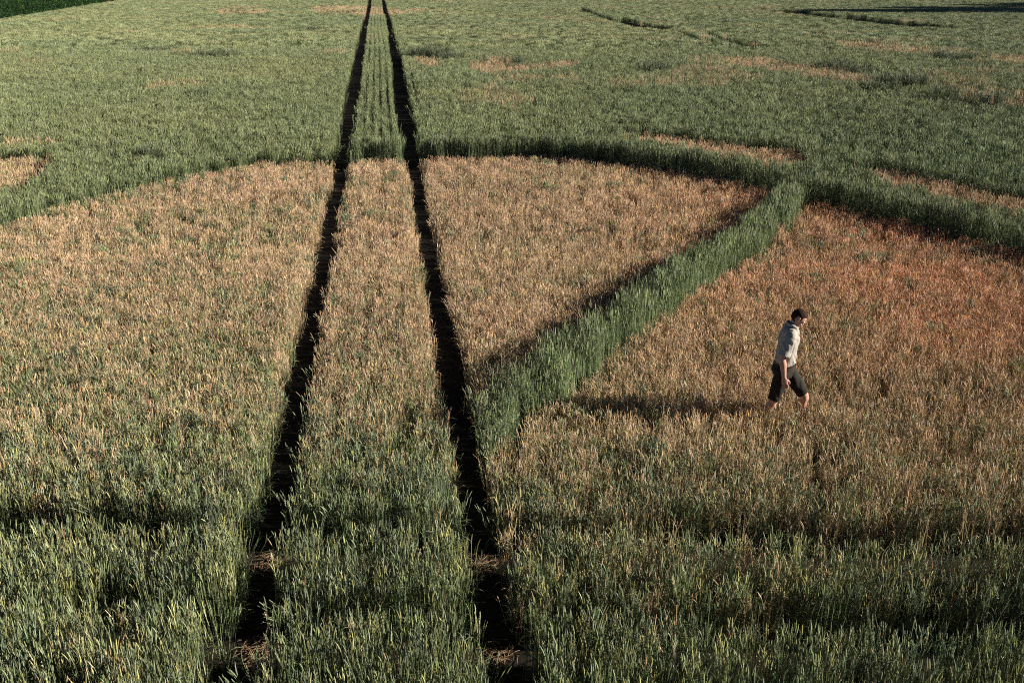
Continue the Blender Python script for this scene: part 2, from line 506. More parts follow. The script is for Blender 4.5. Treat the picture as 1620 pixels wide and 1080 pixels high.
def grow(lod, d0, d1, dens, blend, xmargin, corridor=0, only=None, lib=None):
    """plants of one level of detail between two distances from the camera"""
    half = lambda d: 0.545 * d + xmargin
    n = int(dens * (d1 - d0 + 2 * blend) * 2 * half(d1 + blend))
    X = (rng.random(n) * 2 - 1) * half(d1 + blend)
    Y = d0 - blend + rng.random(n) * (d1 - d0 + 2 * blend)
    mid_x = .5 * (track_l(Y) + track_r(Y))
    if corridor == 2:            # the wheelings and the band between them keep their fine plants far out
        X = mid_x + (rng.random(n) * 2 - 1) * 1.75
        k = rng.random(n) < 2 * 1.75 / (2 * half(d1 + blend))
    else:
        k = np.abs(X) < half(Y)
        if corridor == 3: k &= (np.abs(X - mid_x) > 1.75) | (Y < 32)
        if corridor == 1: k &= np.abs(X - mid_x) > 1.75
    if blend:
        pin = np.ones(n)
        if d0 > 6: pin = np.minimum(pin, (Y - d0 + blend) / (2 * blend))
        pin = np.minimum(pin, (d1 + blend - Y) / (2 * blend))
        k &= rng.random(n) < pin
    X, Y = X[k], Y[k]; n = len(X)
    px, py = project(X, Y, h_dry)
    r = rng.random(n)
    big = fbm(X, Y, 9.0, 3); mid = fbm(X, Y, 1.6, 11); fine = fbm(X, Y, .35, 23)
    # wobble so that no outline is ruler-straight
    wob = (fbm(X, Y, .9, 31) - .5) * .35 + rng.normal(0, .05, n)
    fl = front_line(X) + wob * np.interp(Y, [10, 30, 60], [.5, 1, 1.5])
    dd = diag_dist(X, Y) + wob * .9
    tl, tr = track_l(Y), track_r(Y)
    behind = Y > fl
    cls = np.where(behind, 'far', 'dry').astype('<U12')
    strip = behind & (Y < fl + .8) & (X > front_x_at)
    cls[strip] = 'curve'
    lens_id = np.full(n, '', '<U12')
    pxw = px + wob * 18 * np.clip(30 / Y, .2, 1); pyw = py + wob * 10 * np.clip(20 / Y, .1, 1)
    for nm, poly in LENS.items():
        m = inside(pxw, pyw, poly) & behind & (Y > fl + (.78 if nm != 'left' else 2.0))
        cls[m] = 'lens'; lens_id[m] = nm
    for poly in PATCH:
        m = inside(pxw, pyw, poly) & (cls == 'far') & (rng.random(n) < .85)
        cls[m] = 'patch'
    m = inside(px, py, LEAFY_POLY)
    cls[m] = 'leafy'
    diag = (dd > 0) & (dd < np.interp(Y, [12, 14, 18, 28], [.6, .5, .44, .52])) & ~behind & (X > tr)
    diag |= (dd > 0) & (dd < np.interp(Y, [12, 14, 18, 28], [.6, .5, .44, .52])) & (Y > dgy.max()) & ~behind & (X > tr) & (X < dgx[0] + .3)
    cls[diag] = 'diag'
    # tramlines, the two cross gaps and little bare slots
    half_w = TRK_HALF + np.interp(Y, [9, 14, 18, 40, 120], [-.035, -.01, 0, .04, .09]) + (noise(X * 0, Y, .5, 5) - .5) * .05 + rng.normal(0, .015, n)
    dl, dr = np.abs(X - tl), np.abs(X - tr)
    keep = (dl > half_w) & (dr > half_w)
    clear = np.where(X < tl, 1, np.where(X < tr, sstep(1.2, 1.7, X - tl), sstep(1.3, 1.9, X - tr)))
    wav = (noise(X, Y * 0, 1.2, 81) - .5) * .15 * clear
    g1 = gap_y(X, 883., 905.) + wav; g2 = gap_y(X, 1025., 1062.) + (noise(X, Y * 0, 1.2, 82) - .5) * .15 * clear
    gw = (.275 + (fbm(X, Y, 1.3, 77) - .5) * .1) * np.where(X > tr, np.interp(X - tr, [0, 1.5, 2.3], [.48, .52, 1.05]), np.where(X < tl, np.interp(tl - X, [0, .5, 1.2], [.42, .5, 1]), .95))
    n1 = noise(X, Y * 0, 1.1, 71); n2 = noise(X, Y * 0, 1.1, 72)
    keep &= ~((np.abs(Y - g1) < gw * np.where((X > tl) & (X < tr), .45 + .5 * n1, 1.0)) & ((n1 > .12) | (X > tr)))
    keep &= ~((np.abs(Y - g2) < (gw * .8) * np.where((X > tl) & (X < tr), .5 + .5 * n2, 1.0)) & ((n2 > .12) | (X > tr)))
    # drill rows: thin lines left open, strongest between the wheelings
    uu = (X - tl) / .30
    row = np.abs(uu - np.round(uu)) * .30
    between = (X > tl) & (X < tr)
    openrow = np.where(between, np.where(lib == 4, .075, .04), np.where(behind, .034, .016)) * (.3 + 1.3 * fbm(X * 3, Y, 4.0, 53))
    keep &= ~((row < openrow) & (rng.random(n) < np.where(behind, .95, .55)))
    # the walker's own trail, a slot beside the strip end
    tx = np.interp(py, [690, 745, 785], [1292, 1290, 1300])
    keep &= ~((np.abs(px - tx) < np.interp(py, [690, 745, 762, 785], [9, 8, 22, 13])) & (py > 690) & (py < 790) & (rng.random(n) < .96))
    keep &= ~((np.abs(px - 822) < 7) & (py > 640) & (py < 740) & (rng.random(n) < .85))
    keep &= ~(np.hypot(X - PX - .34, Y - PY) < .07)
    keep &= ~(np.hypot(X - PX + .3, Y - PY) < .07)
    if lod >= 1:
        pxh, pyh = project(X, Y, .6)
        dln = dist_lines(pxh, pyh)
        keep &= ~((dln < (1.7 if lod == 1 else 3.1)) & (cls == 'far'))
    if only: keep &= np.isin(cls, only) & ((cls == 'curve') | (rng.random(n) < np.interp(Y, [11, 13, 16], [.1, .4, 1])))
    # ---------------- dryness, height, colour
    h = np.full(n, .38); dryp = np.zeros(n); col = np.zeros((n, 3))
    tleft = np.interp(py, [250, 430, 560, 700, 800, 900, 1100], [.95, .83, .58, .31, .13, .05, .02])
    tmid = np.interp(py, [250, 420, 560, 640, 700, 800, 950, 1100], [.92, .86, .70, .52, .22, .12, .08, .04])
    tright = np.interp(py, [250, 640, 750, 830, 880, 950, 1050, 1150], [.97, .9, .74, .56, .48, .27, .10, .05])
    dry = np.where(X < tl, tleft, np.where(X < tr, tmid, tright))
    dry = np.clip(dry + (mid - .5) * .45 + (big - .5) * .3, .02, .985)
    # fresh weedy tufts in the dry wheat
    tuft = fbm(X, Y, .55, 91) > .74
    dry = np.where(tuft & (Y < fl), dry * .25, dry)
    d = (cls == 'dry')
    dryp[d] = dry[d]
    h[d] = (np.interp(py, [250, 640, 760, 880, 1080], [.33, .36, .45, .54, .60])[d]) * (1 + (.12 * (1 - dry[d])))
    c_d = mixc(C_STRAW, C_PINK, fbm(X, Y, 2.2, 15))
    red = np.clip((px - 900) / 600, 0, 1) * np.clip((760 - py) / 300, 0, 1)
    c_d = c_d * (1 - (.75 * red * (.5 + mid))[:, None]) + np.asarray(C_RUST) * (.75 * red * (.5 + mid))[:, None]
    near_beige = np.clip((py - 420) / 350, 0, 1) * .5
    c_d = c_d * (1 - near_beige[:, None]) + np.asarray(C_CREAM) * .8 * near_beige[:, None]
    c_g = mixc(C_NEAR, C_BLUE, fbm(X, Y, .8, 17))
    yel = (rng.random(n) < .3)[:, None]
    c_g = np.where(yel, np.asarray(C_GREEN_YEL) * .95, c_g)
    isdry = rng.random(n) < dryp
    col[d] = np.where(isdry[d][:, None], c_d[d], c_g[d])
    m = cls == 'far'
    h[m] = .62 + (big[m] - .5) * .12 + (mid[m] - .5) * .16 * np.interp(Y[m], [40, 80], [1, .35])
    cf = mixc(C_GREEN_FAR, C_GREEN_YEL, np.clip(fbm(X, Y, 6, 41) * 1.3 - .3, 0, 1) * .8)
    closer = np.clip((60 - Y) / 35, 0, 1) * .55
    cf = cf * (1 - closer[:, None]) + np.asarray((.115, .155, .08)) * closer[:, None]
    rightside = np.clip((px - 650) / 900, 0, 1) * .25
    cf = cf * (1 - rightside[:, None]) + np.asarray((.115, .155, .085)) * rightside[:, None]
    bare = (fbm(X, Y, 5.0, 61) > .70) & m
    isdry[bare & (rng.random(n) < .35)] = True
    col[m] = cf[m]
    col[m & isdry] = np.asarray(C_STRAW) * .8
    for a in ('curve', 'diag'):
        m = cls == a
        h[m] = (.80 if a == 'curve' else .78) + (mid[m] - .5) * .10
        col[m] = mixc(C_STRIP, (.125, .165, .085), fbm(X, Y, .6, 19))[m] * (1.0 if a == 'curve' else 1.4)
        if a == 'diag': h[m] *= 1 + (fbm(X, Y, .45, 97)[m] - .5) * .35
        isdry[m] = rng.random(m.sum()) < (.04 if a == 'curve' else np.interp(Y[m], [11, 14, 16], [.4, .12, .05]))
    # the diagonal strip tapers off at its near end
    m = cls == 'diag'
    h[m] *= np.interp(Y[m], [dgy.min(), dgy.min() + 2.2], [.66, 1.0])
    b_left = lens_id == 'left'
    for a in ('lens', 'patch'):
        m = cls == a
        h[m] = .40 if a == 'lens' else .57
        isdry[m] = rng.random(m.sum()) < (np.where(b_left[m], .75, .9) if a == 'lens' else np.where(py[m] > 200, .35, .8))
        col[m] = np.where(isdry[m][:, None], mixc(C_STRAW, C_PINK, big)[m], np.asarray(C_GREEN_YEL) * .8)
    m = cls == 'far'
    for X_, Y_, rr, dh in CL:
        q = m & (np.hypot((X - X_) / 1.5, (Y - Y_)) < rr * .62 * (.4 + 1.2 * fine))
        h[q] += dh
        col[q] = np.asarray(C_STRIP)  # darker green paints in the shadows the clumps would cast
    h = np.where(isdry & (py > 720) & d, h * np.interp(py, [720, 860], [1, .84]), h)
    # uneven stand
    h *= 1 + ((fine - .5) * .24 + rng.normal(0, .07, n) if lod < 2 else rng.normal(0, .02, n))
    col *= (1 + rng.normal(0, .12 if lod < 2 else .06, n))[:, None] * (1 + (mid - .5) * .25)[:, None]
    col = np.clip(col, .01, .8)
    # ---------------- tilt; stalks at the wheelings hang into them
    rot = np.zeros((n, 3))
    rot[:, 0] = rng.normal(0, .035, n) + .01; rot[:, 1] = rng.normal(-.015, .035, n); rot[:, 2] = rng.random(n) * 6.283
    if lod >= 2: rot[:, :2] = 0
    rand = rng.random(n)
    for c in (tl, tr):
        e = (np.abs(X - c) < TRK_HALF + .10) & (rand < .35)
        rot[e, 1] += (-np.sign(X - c) * np.abs(rng.normal(.0, .22, n)))[e]
    if lod == 0:
        e = rand > .988
        rot[e, 0] += rng.normal(0, .5, e.sum()); rot[e, 1] += rng.normal(0, .5, e.sum())
    scl = np.ones((n, 3)); scl[:, 2] = h / np.where(isdry & (lod < 2), HD, H0)
    if lod == 3: scl[:, :2] = 1.1
    z = elev(Y) - .01
    P = np.stack([X, Y, z], 1)
    return dict(P=P, rot=rot, scl=scl, col=col, cls=cls, lens=lens_id, dry=isdry, keep=keep, px=px, py=py, X=X, Y=Y, tl=tl, tr=tr, g1=g1, lod=lod if lib is None else lib)

(front_x_at,), _ = ground_at([560.], [250.], h_dry)

BANDS = [grow(0, 4.6, 19, 150, 1.0, 2.6), grow(1, 19, 62, 48, 2.0, 3.0, 3), grow(2, 62, 190, 9.5, 5.0, 4.0, 1), grow(3, 190, 262, 3.2, 8.0, 10.0, 1),
         grow(1, 32, 240, 90, 0.0, 2.0, 2, lib=4),
         grow(1, 10, 42, 45, 1.0, 1.2, 0, ('curve', 'diag'))]

WHO = {}   # one entry per stretch of crop
def stretch(key, name, label, cat='wheat'): WHO[key] = (name, label, cat)
stretch('far_left', 'green_wheat', 'pale grey-green wheat left of the left wheel track beyond the large dry area')
stretch('far_middle', 'green_wheat', 'green wheat between the two wheel tracks at the top of the field')
stretch('far_right', 'green_wheat', 'green wheat right of the right wheel track beyond the curved dark strip')
stretch('curve', 'green_wheat', 'tall dark green strip curving behind the dry wheat to the right edge')
stretch('diag', 'green_wheat', 'tall bright green strip running diagonally between two dry areas to the wheel track')
stretch('dry_left', 'dry_wheat', 'large pinkish tan thin wheat area left of the left wheel track')
stretch('dry_middle', 'dry_wheat', 'tan dry wheat band between the two wheel tracks')
stretch('dry_wedge', 'dry_wheat', 'tan dry wheat wedge between the right wheel track and the diagonal green strip')
stretch('dry_right', 'dry_wheat', 'rusty tan dry wheat around the walking man')
stretch('near_left', 'green_wheat', 'near green wheat at the bottom left beside the left wheel track')
stretch('near_middle', 'green_wheat', 'near green wheat at the bottom between the two wheel tracks')
stretch('near_right', 'green_wheat', 'near dark green and straw wheat at the bottom right below the walking man')
stretch('lens_behind right', 'dry_wheat', 'narrow dry gap behind the curved strip, above the top of the diagonal strip')
stretch('lens_far right', 'dry_wheat', 'narrow dry gap behind the curved strip at the right edge')
stretch('lens_left', 'dry_wheat', 'small dry patch behind the green strip at the left edge')
stretch('patch', 'dry_wheat', 'scattered small dry orange patches in the distant green wheat')
stretch('leafy', 'leafy_crop', 'dark green leafy crop in the far top left corner', 'crop')

def keys_of(b):
    k = b['cls'].astype('<U20').copy()
    side = np.where(b['X'] < b['tl'], 'left', np.where(b['X'] < b['tr'], 'middle', 'right'))
    f = b['cls'] == 'far'
    k[f] = np.char.add('far_', side[f])
    d = b['cls'] == 'dry'
    near = d & (b['Y'] < b['g1'])
    dd = diag_dist(b['X'], b['Y'])
    sd = side.astype('<U8').copy()
    k[d] = np.char.add('dry_', sd[d])
    wedge = d & (side == 'right') & (dd > .6) & (b['Y'] > dgy.min())
    k[wedge] = 'dry_wedge'
    k[near] = np.char.add('near_', sd[near])
    l = b['cls'] == 'lens'
    k[l] = np.char.add('lens_', b['lens'][l])
    return k

for b in BANDS: b['key'] = keys_of(b)
n_all = 0
for key, (name, label, cat) in WHO.items():
    chunks = []
    for b in BANDS:
        for dr in (False, True):
            m = b['keep'] & (b['key'] == key) & (b['dry'] == dr)
            if m.sum(): chunks.append((b, m, (b['lod'], int(dr))))
    if not chunks: continue
    root = None
    # the biggest share is the object itself; its other plant kinds hang under it through one join of instances
    P, rot, scl, idx, col, which = [], [], [], [], [], []
    for b, m, lk in chunks:
        k = int(m.sum()); n_all += k
        P.append(b['P'][m]); rot.append(b['rot'][m]); scl.append(b['scl'][m]); col.append(b['col'][m])
        idx.append(rng.integers(0, 10000, k))
        which.append(np.full(k, sorted(LIB).index(lk)))
    if key == 'leafy':
        P = np.concatenate(P); k = len(P)
        C = mixc((.018, .05, .014), (.034, .07, .018), rng.random(k))
        sc = np.ones((k, 3)) * rng.uniform(.9, 1.25, (k, 1))
        o = scatter(name, P, np.concatenate(rot), sc, np.concatenate(idx), C, G_LEAFY)
        tag(o, label, cat, kind='stuff')
        continue
    used = sorted(set(int(x) for wch in which for x in wch))
    # one node group per stretch: the union of the plant kinds it needs
    ng = bpy.data.node_groups.new('plants_' + name, 'GeometryNodeTree')
    ng.interface.new_socket('Geometry', in_out='INPUT', socket_type='NodeSocketGeometry')
    ng.interface.new_socket('Geometry', in_out='OUTPUT', socket_type='NodeSocketGeometry')
    N, L = ng.nodes, ng.links
    gi = N.new('NodeGroupInput'); go = N.new('NodeGroupOutput'); jn = N.new('GeometryNodeJoinGeometry')
    def attr(nm, dt):
        a = N.new('GeometryNodeInputNamedAttribute'); a.data_type = dt; a.inputs['Name'].default_value = nm
        return a.outputs['Attribute']
    for u in used:
        ci = N.new('GeometryNodeCollectionInfo'); ci.inputs['Collection'].default_value = LIB[sorted(LIB)[u]]
        ci.inputs['Separate Children'].default_value = True; ci.inputs['Reset Children'].default_value = True
        cmp = N.new('FunctionNodeCompare'); cmp.data_type = 'INT'; cmp.operation = 'EQUAL'
        L.new(attr('which', 'INT'), cmp.inputs['A'] if cmp.inputs['A'].type == 'INT' else cmp.inputs[2])
        (cmp.inputs['B'] if cmp.inputs['B'].type == 'INT' else cmp.inputs[3]).default_value = u
        ip = N.new('GeometryNodeInstanceOnPoints'); ip.inputs['Pick Instance'].default_value = True
        L.new(gi.outputs[0], ip.inputs['Points']); L.new(ci.outputs[0], ip.inputs['Instance'])
        L.new(cmp.outputs[0], ip.inputs['Selection'])
        L.new(attr('idx', 'INT'), ip.inputs['Instance Index'])
        L.new(attr('rot', 'FLOAT_VECTOR'), ip.inputs['Rotation'])
        L.new(attr('scl', 'FLOAT_VECTOR'), ip.inputs['Scale'])
        L.new(ip.outputs[0], jn.inputs[0])
    L.new(jn.outputs[0], go.inputs[0])
    o = scatter(name, np.concatenate(P), np.concatenate(rot), np.concatenate(scl), np.concatenate(idx), np.concatenate(col), ng)
    a = o.data.attributes.new('which', 'INT', 'POINT'); a.data.foreach_set('value', np.concatenate(which).astype(np.int32))
    tag(o, label, cat, kind='stuff')
print('plants', n_all)

# ------------------------------------------------------------------ straw lying where the cross gaps let the sun onto the tracks
M_STRAW = cloth_mat('straw', (.2, .135, .08), .35, 25, .7, .1)
for fx, ly, ry, lab in ((track_l, 883., 905., 'little heap of loose straw on the left wheel track, the farther one'),
                        (track_r, 883., 905., 'little heap of loose straw on the right wheel track, the farther one'),
                        (track_l, 1025., 1062., 'little heap of loose straw on the left wheel track near the bottom edge'),
                        (track_r, 1025., 1062., 'little heap of loose straw on the right wheel track near the bottom edge')):
    x0 = -2.4 if fx is track_l else -.2
    y0 = float(gap_y(np.array([x0]), ly, ry)[0]); x0 = float(fx(y0))
    mb = MB()
    for i in range(95):
        cx, cy = x0 + random.gauss(0, .095), y0 + random.gauss(.0, .11)
        a = R(0, 6.28); l = R(.04, .14); zz = .012 + abs(random.gauss(0, .012)); up = R(-.01, .03)
        p = Vector((cx, cy, zz)); d = Vector((math.cos(a), math.sin(a), 0)) * l * .5
        bend = Vector((-d.y, d.x, .3 * l)) * R(-.3, .3)
        mb.tube([p - d, p + bend * .5 + Vector((0, 0, .004)), p + d + Vector((0, 0, up))], [.0022, .0026, .002], 4, 0)
    me = mb.mesh('straw_heap', (M_STRAW,))
    o = bpy.data.objects.new('straw_heap', me); COL.objects.link(o)
    tag(o, lab, 'straw', 'straw heaps on the wheel tracks', kind='stuff')

# ------------------------------------------------------------------ the walking man
from mathutils import noise as mnoise
dg = None
def ellipse_loft(mb, rings, n=16, m=0):
    """rings: (centre, axis_a * ra, axis_b * rb)"""
    vs, fs = [], []
    for c, a, b in rings:
        for k in range(n):
            t = 2 * math.pi * k / n
            vs.append(Vector(c) + Vector(a) * math.cos(t) + Vector(b) * math.sin(t))
    for i in range(len(rings) - 1):
        for k in range(n):
            fs.append((i * n + k, i * n + (k + 1) % n, (i + 1) * n + (k + 1) % n, (i + 1) * n + k))
    fs.append(tuple(reversed(range(n)))); fs.append(tuple(range((len(rings) - 1) * n, len(rings) * n)))
    mb.add(vs, fs, m)

def limb(mb, pts, radii, n=14, side=Vector((0, 1, 0)), flat=None):
    """a tapering limb through the joints, swept as ellipses"""
    pts = [Vector(p) for p in pts]
    fine, rr = [], []
    for i in range(len(pts) - 1):
        for k in range(4):
            t = k / 4
            p0 = pts[max(i - 1, 0)]; p1 = pts[i]; p2 = pts[i + 1]; p3 = pts[min(i + 2, len(pts) - 1)]
            fine.append(.5 * ((2 * p1) + (p2 - p0) * t + (2 * p0 - 5 * p1 + 4 * p2 - p3) * t * t + (-p0 + 3 * p1 - 3 * p2 + p3) * t ** 3))
            rr.append(radii[i] * (1 - t) + radii[i + 1] * t)
    fine.append(pts[-1]); rr.append(radii[-1])
    rings = []
    for i, p in enumerate(fine):
        d = (fine[min(i + 1, len(fine) - 1)] - fine[max(i - 1, 0)]).normalized()
        b = (side - d * side.dot(d)).normalized(); a = b.cross(d)
        fl = flat if flat else 1.0
        rings.append((p, a * rr[i], b * rr[i] * fl))
    ellipse_loft(mb, rings, n)

def ball(mb, c, axes, n=14, m=0):
    c = Vector(c); ax = [Vector(a) for a in axes]
    rings = []
    for i in range(n + 1):
        t = -math.pi / 2 + math.pi * i / n
        s_ = max(math.cos(t), .02)
        rings.append((c + ax[2] * math.sin(t), ax[0] * s_, ax[1] * s_))
    ellipse_loft(mb, rings, 16, m)

def fused(name, mb, mat, voxel, parent, wrinkle=0.0, wscale=14, smooth=3):
    """fuse overlapping volumes into one continuous surface"""
    me = mb.mesh(name + '_raw', (mat,))
    tmp = bpy.data.objects.new(name + '_raw', me); COL.objects.link(tmp)
    md = tmp.modifiers.new('r', 'REMESH'); md.mode = 'VOXEL'; md.voxel_size = voxel
    sm = tmp.modifiers.new('s', 'SMOOTH'); sm.iterations = smooth; sm.factor = .5
    dgr = bpy.context.evaluated_depsgraph_get()
    ev = bpy.data.meshes.new_from_object(tmp.evaluated_get(dgr))
    bpy.data.objects.remove(tmp)
    ev.name = name
    if wrinkle:
        ev.update()
        for v in ev.vertices:
            q = Vector((v.co.x * wscale, v.co.y * wscale, v.co.z * wscale * .55))
            w_ = mnoise.noise(q + Vector((3.1, 0, 0))) + .5 * mnoise.noise(q * 2.1)
            # drawn folds running down from the shoulders and up from the waistband
            fold = math.sin((v.co.z * .8 + v.co.x * 1.5) * 62 + mnoise.noise(v.co * 7) * 5) * mnoise.noise(v.co * 5 + Vector((9, 2, 4)))
            v.co += v.normal * (w_ * wrinkle + fold * wrinkle * 1.1)
    if not ev.materials: ev.materials.append(mat)
    ev.polygons.foreach_set('use_smooth', [True] * len(ev.polygons))
    o = bpy.data.objects.new(name, ev); COL.objects.link(o)
    o.parent = parent
    return o

def plain(name, mb, mat, parent):
    me = mb.mesh(name, (mat,)); me.polygons.foreach_set('use_smooth', [True] * len(me.polygons))
    o = bpy.data.objects.new(name, me); COL.objects.link(o); o.parent = parent
    return o

M_SKIN = cloth_mat('skin', (.44, .245, .175), .10, 30, .5, .05)
M_SHIRT = cloth_mat('shirt_cloth', (.29, .272, .24), .06, 50, .9, .1)
M_SHORTS = cloth_mat('shorts_cloth', (.017, .015, .012), .2, 60, .9, .15)
M_BELT = cloth_mat('belt_leather', (.03, .018, .010), .2, 40, .5, .1)
M_METAL, _t, _p = new_mat('buckle_metal'); _p.inputs['Base Color'].default_value = (.5, .48, .42, 1); _p.inputs['Metallic'].default_value = 1; _p.inputs['Roughness'].default_value = .35
M_HAIR = cloth_mat('hair', (.026, .012, .008), .5, 120, .8, .6, .1)
M_SHOE = cloth_mat('shoe_leather', (.05, .035, .025), .2, 40, .6, .1)
M_LIP = cloth_mat('lip', (.33, .13, .10), .1, 30, .5, .05)
M_EYE, _t, _p = new_mat('eye_white'); _p.inputs['Base Color'].default_value = (.6, .58, .55, 1); _p.inputs['Roughness'].default_value = .2
M_IRIS, _t, _p = new_mat('iris'); _p.inputs['Base Color'].default_value = (.03, .03, .03, 1); _p.inputs['Roughness'].default_value = .2

man = bpy.data.objects.new('person', None); COL.objects.link(man)
man.location = (float(PX), float(PY), 0.0)
man.rotation_euler = (0, 0, math.radians(-9))
tag(man, 'person in beige shirt and dark knee-length shorts walking head bowed through dry wheat', 'person')

X3 = lambda r: Vector((r, 0, 0)); Y3 = lambda r: Vector((0, r, 0))
PIT = math.radians(50)
HF = Vector((math.cos(PIT), 0, -math.sin(PIT)))       # where the face points
HU = Vector((math.sin(PIT), 0, math.cos(PIT)))
HS = Vector((0, 1, 0))
HC = Vector((.085, 0, 1.555))
def hp(f, s_, u): return HC + HF * f + HS * s_ + HU * u

RSH, REL, RWR = (0, -.178, 1.385), (-.085, -.25, 1.11), (-.045, -.262, .855)
LSH, LEL, LWR = (.01, .175, 1.385), (-.01, .215, 1.11), (.05, .19, .87)
RHIP, RKNEE, RANK = (-.045, -.09, .88), (-.125, -.10, .47), (-.235, -.10, .095)
LHIP, LKNEE, LANK = (0, .09, .88), (.275, .10, .485), (.315, .10, .085)

b = MB()
# trunk and neck
ellipse_loft(b, [((-.04, 0, .80), X3(.09), Y3(.13)), ((-.035, 0, .88), X3(.115), Y3(.155)), ((-.025, 0, 1.0), X3(.10), Y3(.145)), ((-.015, 0, 1.12), X3(.105), Y3(.15)),
                 ((-.005, 0, 1.25), X3(.115), Y3(.165)), ((.0, 0, 1.36), X3(.10), Y3(.165)), ((.01, 0, 1.42), X3(.075), Y3(.11)), ((.03, 0, 1.455), X3(.058), Y3(.065))])
limb(b, [(.01, 0, 1.40), (.035, 0, 1.47), (.08, 0, 1.55)], [.062, .057, .058])
# head
ball(b, hp(-.012, 0, .022), (HF * .098, HS * .076, HU * .096))
ball(b, hp(.022, 0, -.035), (HF * .070, HS * .060, HU * .085))
ball(b, hp(.062, 0, -.098), (HF * .026, HS * .028, HU * .022))     # chin
limb(b, [hp(.082, 0, .022), hp(.100, 0, -.012), hp(.113, 0, -.030)], [.009, .012, .013], 10)   # nose
ball(b, hp(.105, .010, -.033), (HF * .010, HS * .010, HU * .008)); ball(b, hp(.105, -.010, -.033), (HF * .010, HS * .010, HU * .008))
for s_ in (1, -1):
    limb(b, [hp(.082, .012 * s_, .03), hp(.078, .035 * s_, .034), hp(.06, .055 * s_, .024)], [.009, .009, .007], 8)    # brow
    ball(b, hp(.062, .042 * s_, -.018), (HF * .022, HS * .022, HU * .018))                                              # cheek
    ball(b, hp(-.012, .076 * s_, -.006), (HF * .019, HS * .009, HU * .032))                                             # ear
    limb(b, [hp(-.028, .078 * s_, .012), hp(-.018, .086 * s_, .026), hp(-.003, .082 * s_, .02)], [.005, .006, .005], 8)
# arms
for SH, EL, WR in ((RSH, REL, RWR), (LSH, LEL, LWR)):
    SHv, ELv, WRv = Vector(SH), Vector(EL), Vector(WR)
    limb(b, [SHv + Vector((0, 0, .0)), SHv.lerp(ELv, .45), ELv, ELv.lerp(WRv, .3), ELv.lerp(WRv, .75), WRv], [.058, .052, .041, .044, .032, .027])
# legs
def leg(hip, knee, ank):
    h_, k_, a_ = Vector(hip), Vector(knee), Vector(ank)
    limb(b, [h_, h_.lerp(k_, .5), k_, k_.lerp(a_, .3) + Vector((-.02, 0, 0)), k_.lerp(a_, .75), a_], [.085, .075, .056, .056, .040, .035])
leg(RHIP, RKNEE, RANK); leg(LHIP, LKNEE, LANK)
limb(b, [Vector(RANK) + Vector((-.03, 0, -.03)), (-.17, -.10, .055), (-.08, -.10, .035)], [.032, .036, .026])
limb(b, [Vector(LANK) + Vector((-.03, 0, -.03)), (.38, .10, .055), (.48, .10, .04)], [.032, .036, .026])
# hands: palm, four unequal curled fingers, thumb from the side of the palm
def hand(wr, sy):
    wv = Vector(wr)
    dn = Vector((.22, 0, -.975)); fw = Vector((.975, 0, .22)); out = Vector((0, sy, 0))
    limb(b, [wv + dn * -.01, wv + dn * .03, wv + dn * .06, wv + dn * .092], [.027, .037, .041, .037], 14, out, .42)
    for i, (o_, ln) in enumerate(((.029, .070), (.0095, .080), (-.0105, .075), (-.029, .058))):
        p0 = wv + dn * .082 + fw * o_
        inn = -out
        d1 = (dn + inn * .15 + fw * o_ * 3).normalized(); d2 = (dn + inn * .65 - fw * .12 + fw * o_ * 2).normalized(); d3 = (dn * .8 + inn * 1.1 - fw * .2).normalized()
        p1 = p0 + d1 * ln * .5; p2 = p1 + d2 * ln * .34; p3 = p2 + d3 * ln * .26
        limb(b, [p0, p1, p2, p3], [.0098, .0090, .0082, .0062], 9)
    t0 = wv + dn * .03 + fw * .026; inn = -out
    limb(b, [t0, t0 + (dn * .6 + fw * .6 + inn * .3).normalized() * .04, t0 + (dn * .85 + fw * .45 + inn * .35).normalized() * .07, t0 + (dn + fw * .3 + inn * .4).normalized() * .092],
         [.014, .0115, .0100, .0072], 9)
hand(RWR, -1); hand(LWR, 1)
body = fused('body', b, M_SKIN, .0048, man, smooth=2)

# eyes and mouth
for s_ in (1, -1):
    e = MB(); ball(e, hp(.076, .030 * s_, .010), (HF * .012, HS * .013, HU * .009), 8)
    eo = plain('eye', e, M_EYE, man)
    e = MB(); ball(e, hp(.0845, .030 * s_, .006), (HF * .0045, HS * .006, HU * .006), 8)
    plain('iris', e, M_IRIS, eo)
mo = MB(); limb(mo, [hp(.078, .021, -.066), hp(.090, .008, -.062), hp(.091, 0, -.0635), hp(.090, -.008, -.062), hp(.078, -.021, -.066)], [.003, .0065, .006, .0065, .003], 8, HU)
plain('mouth', mo, M_LIP, man)

# hair: short crop over the skull, open at the face, ears and nape
hb = bmesh.new()
bmesh.ops.create_uvsphere(hb, u_segments=48, v_segments=32, radius=1)
kill = []
for v in hb.verts:
    f_, s_, u_ = v.co.x, v.co.y, v.co.z
    ear = (abs(s_) > .78 and -.3 < f_ < .12 and u_ < .05)
    face = f_ > .34 and u_ < .74 - .2 * abs(s_)
    side = f_ > .26 and u_ < .2 or f_ > .05 and u_ < -.25
    nape = u_ < -.86
    if ear or face or side or nape: kill.append(v)
bmesh.ops.delete(hb, geom=kill, context='VERTS')
for v in hb.verts:
    f_, s_, u_ = v.co.x, v.co.y, v.co.z
    nn = mnoise.noise(v.co * 9) * .035 + mnoise.noise(v.co * 23) * .03
    thick = 1.03 + .07 * max(u_, 0) * (1 - max(f_, 0)) + nn * (.4 + .6 * max(u_, 0))
    v.co = hp(-.012, 0, .022) + HF * (f_ * .098 * thick) + HS * (s_ * .076 * thick) + HU * (u_ * .096 * thick)
hme = bpy.data.meshes.new('hair'); hb.to_mesh(hme); hb.free(); hme.materials.append(M_HAIR)
hme.polygons.foreach_set('use_smooth', [True] * len(hme.polygons))
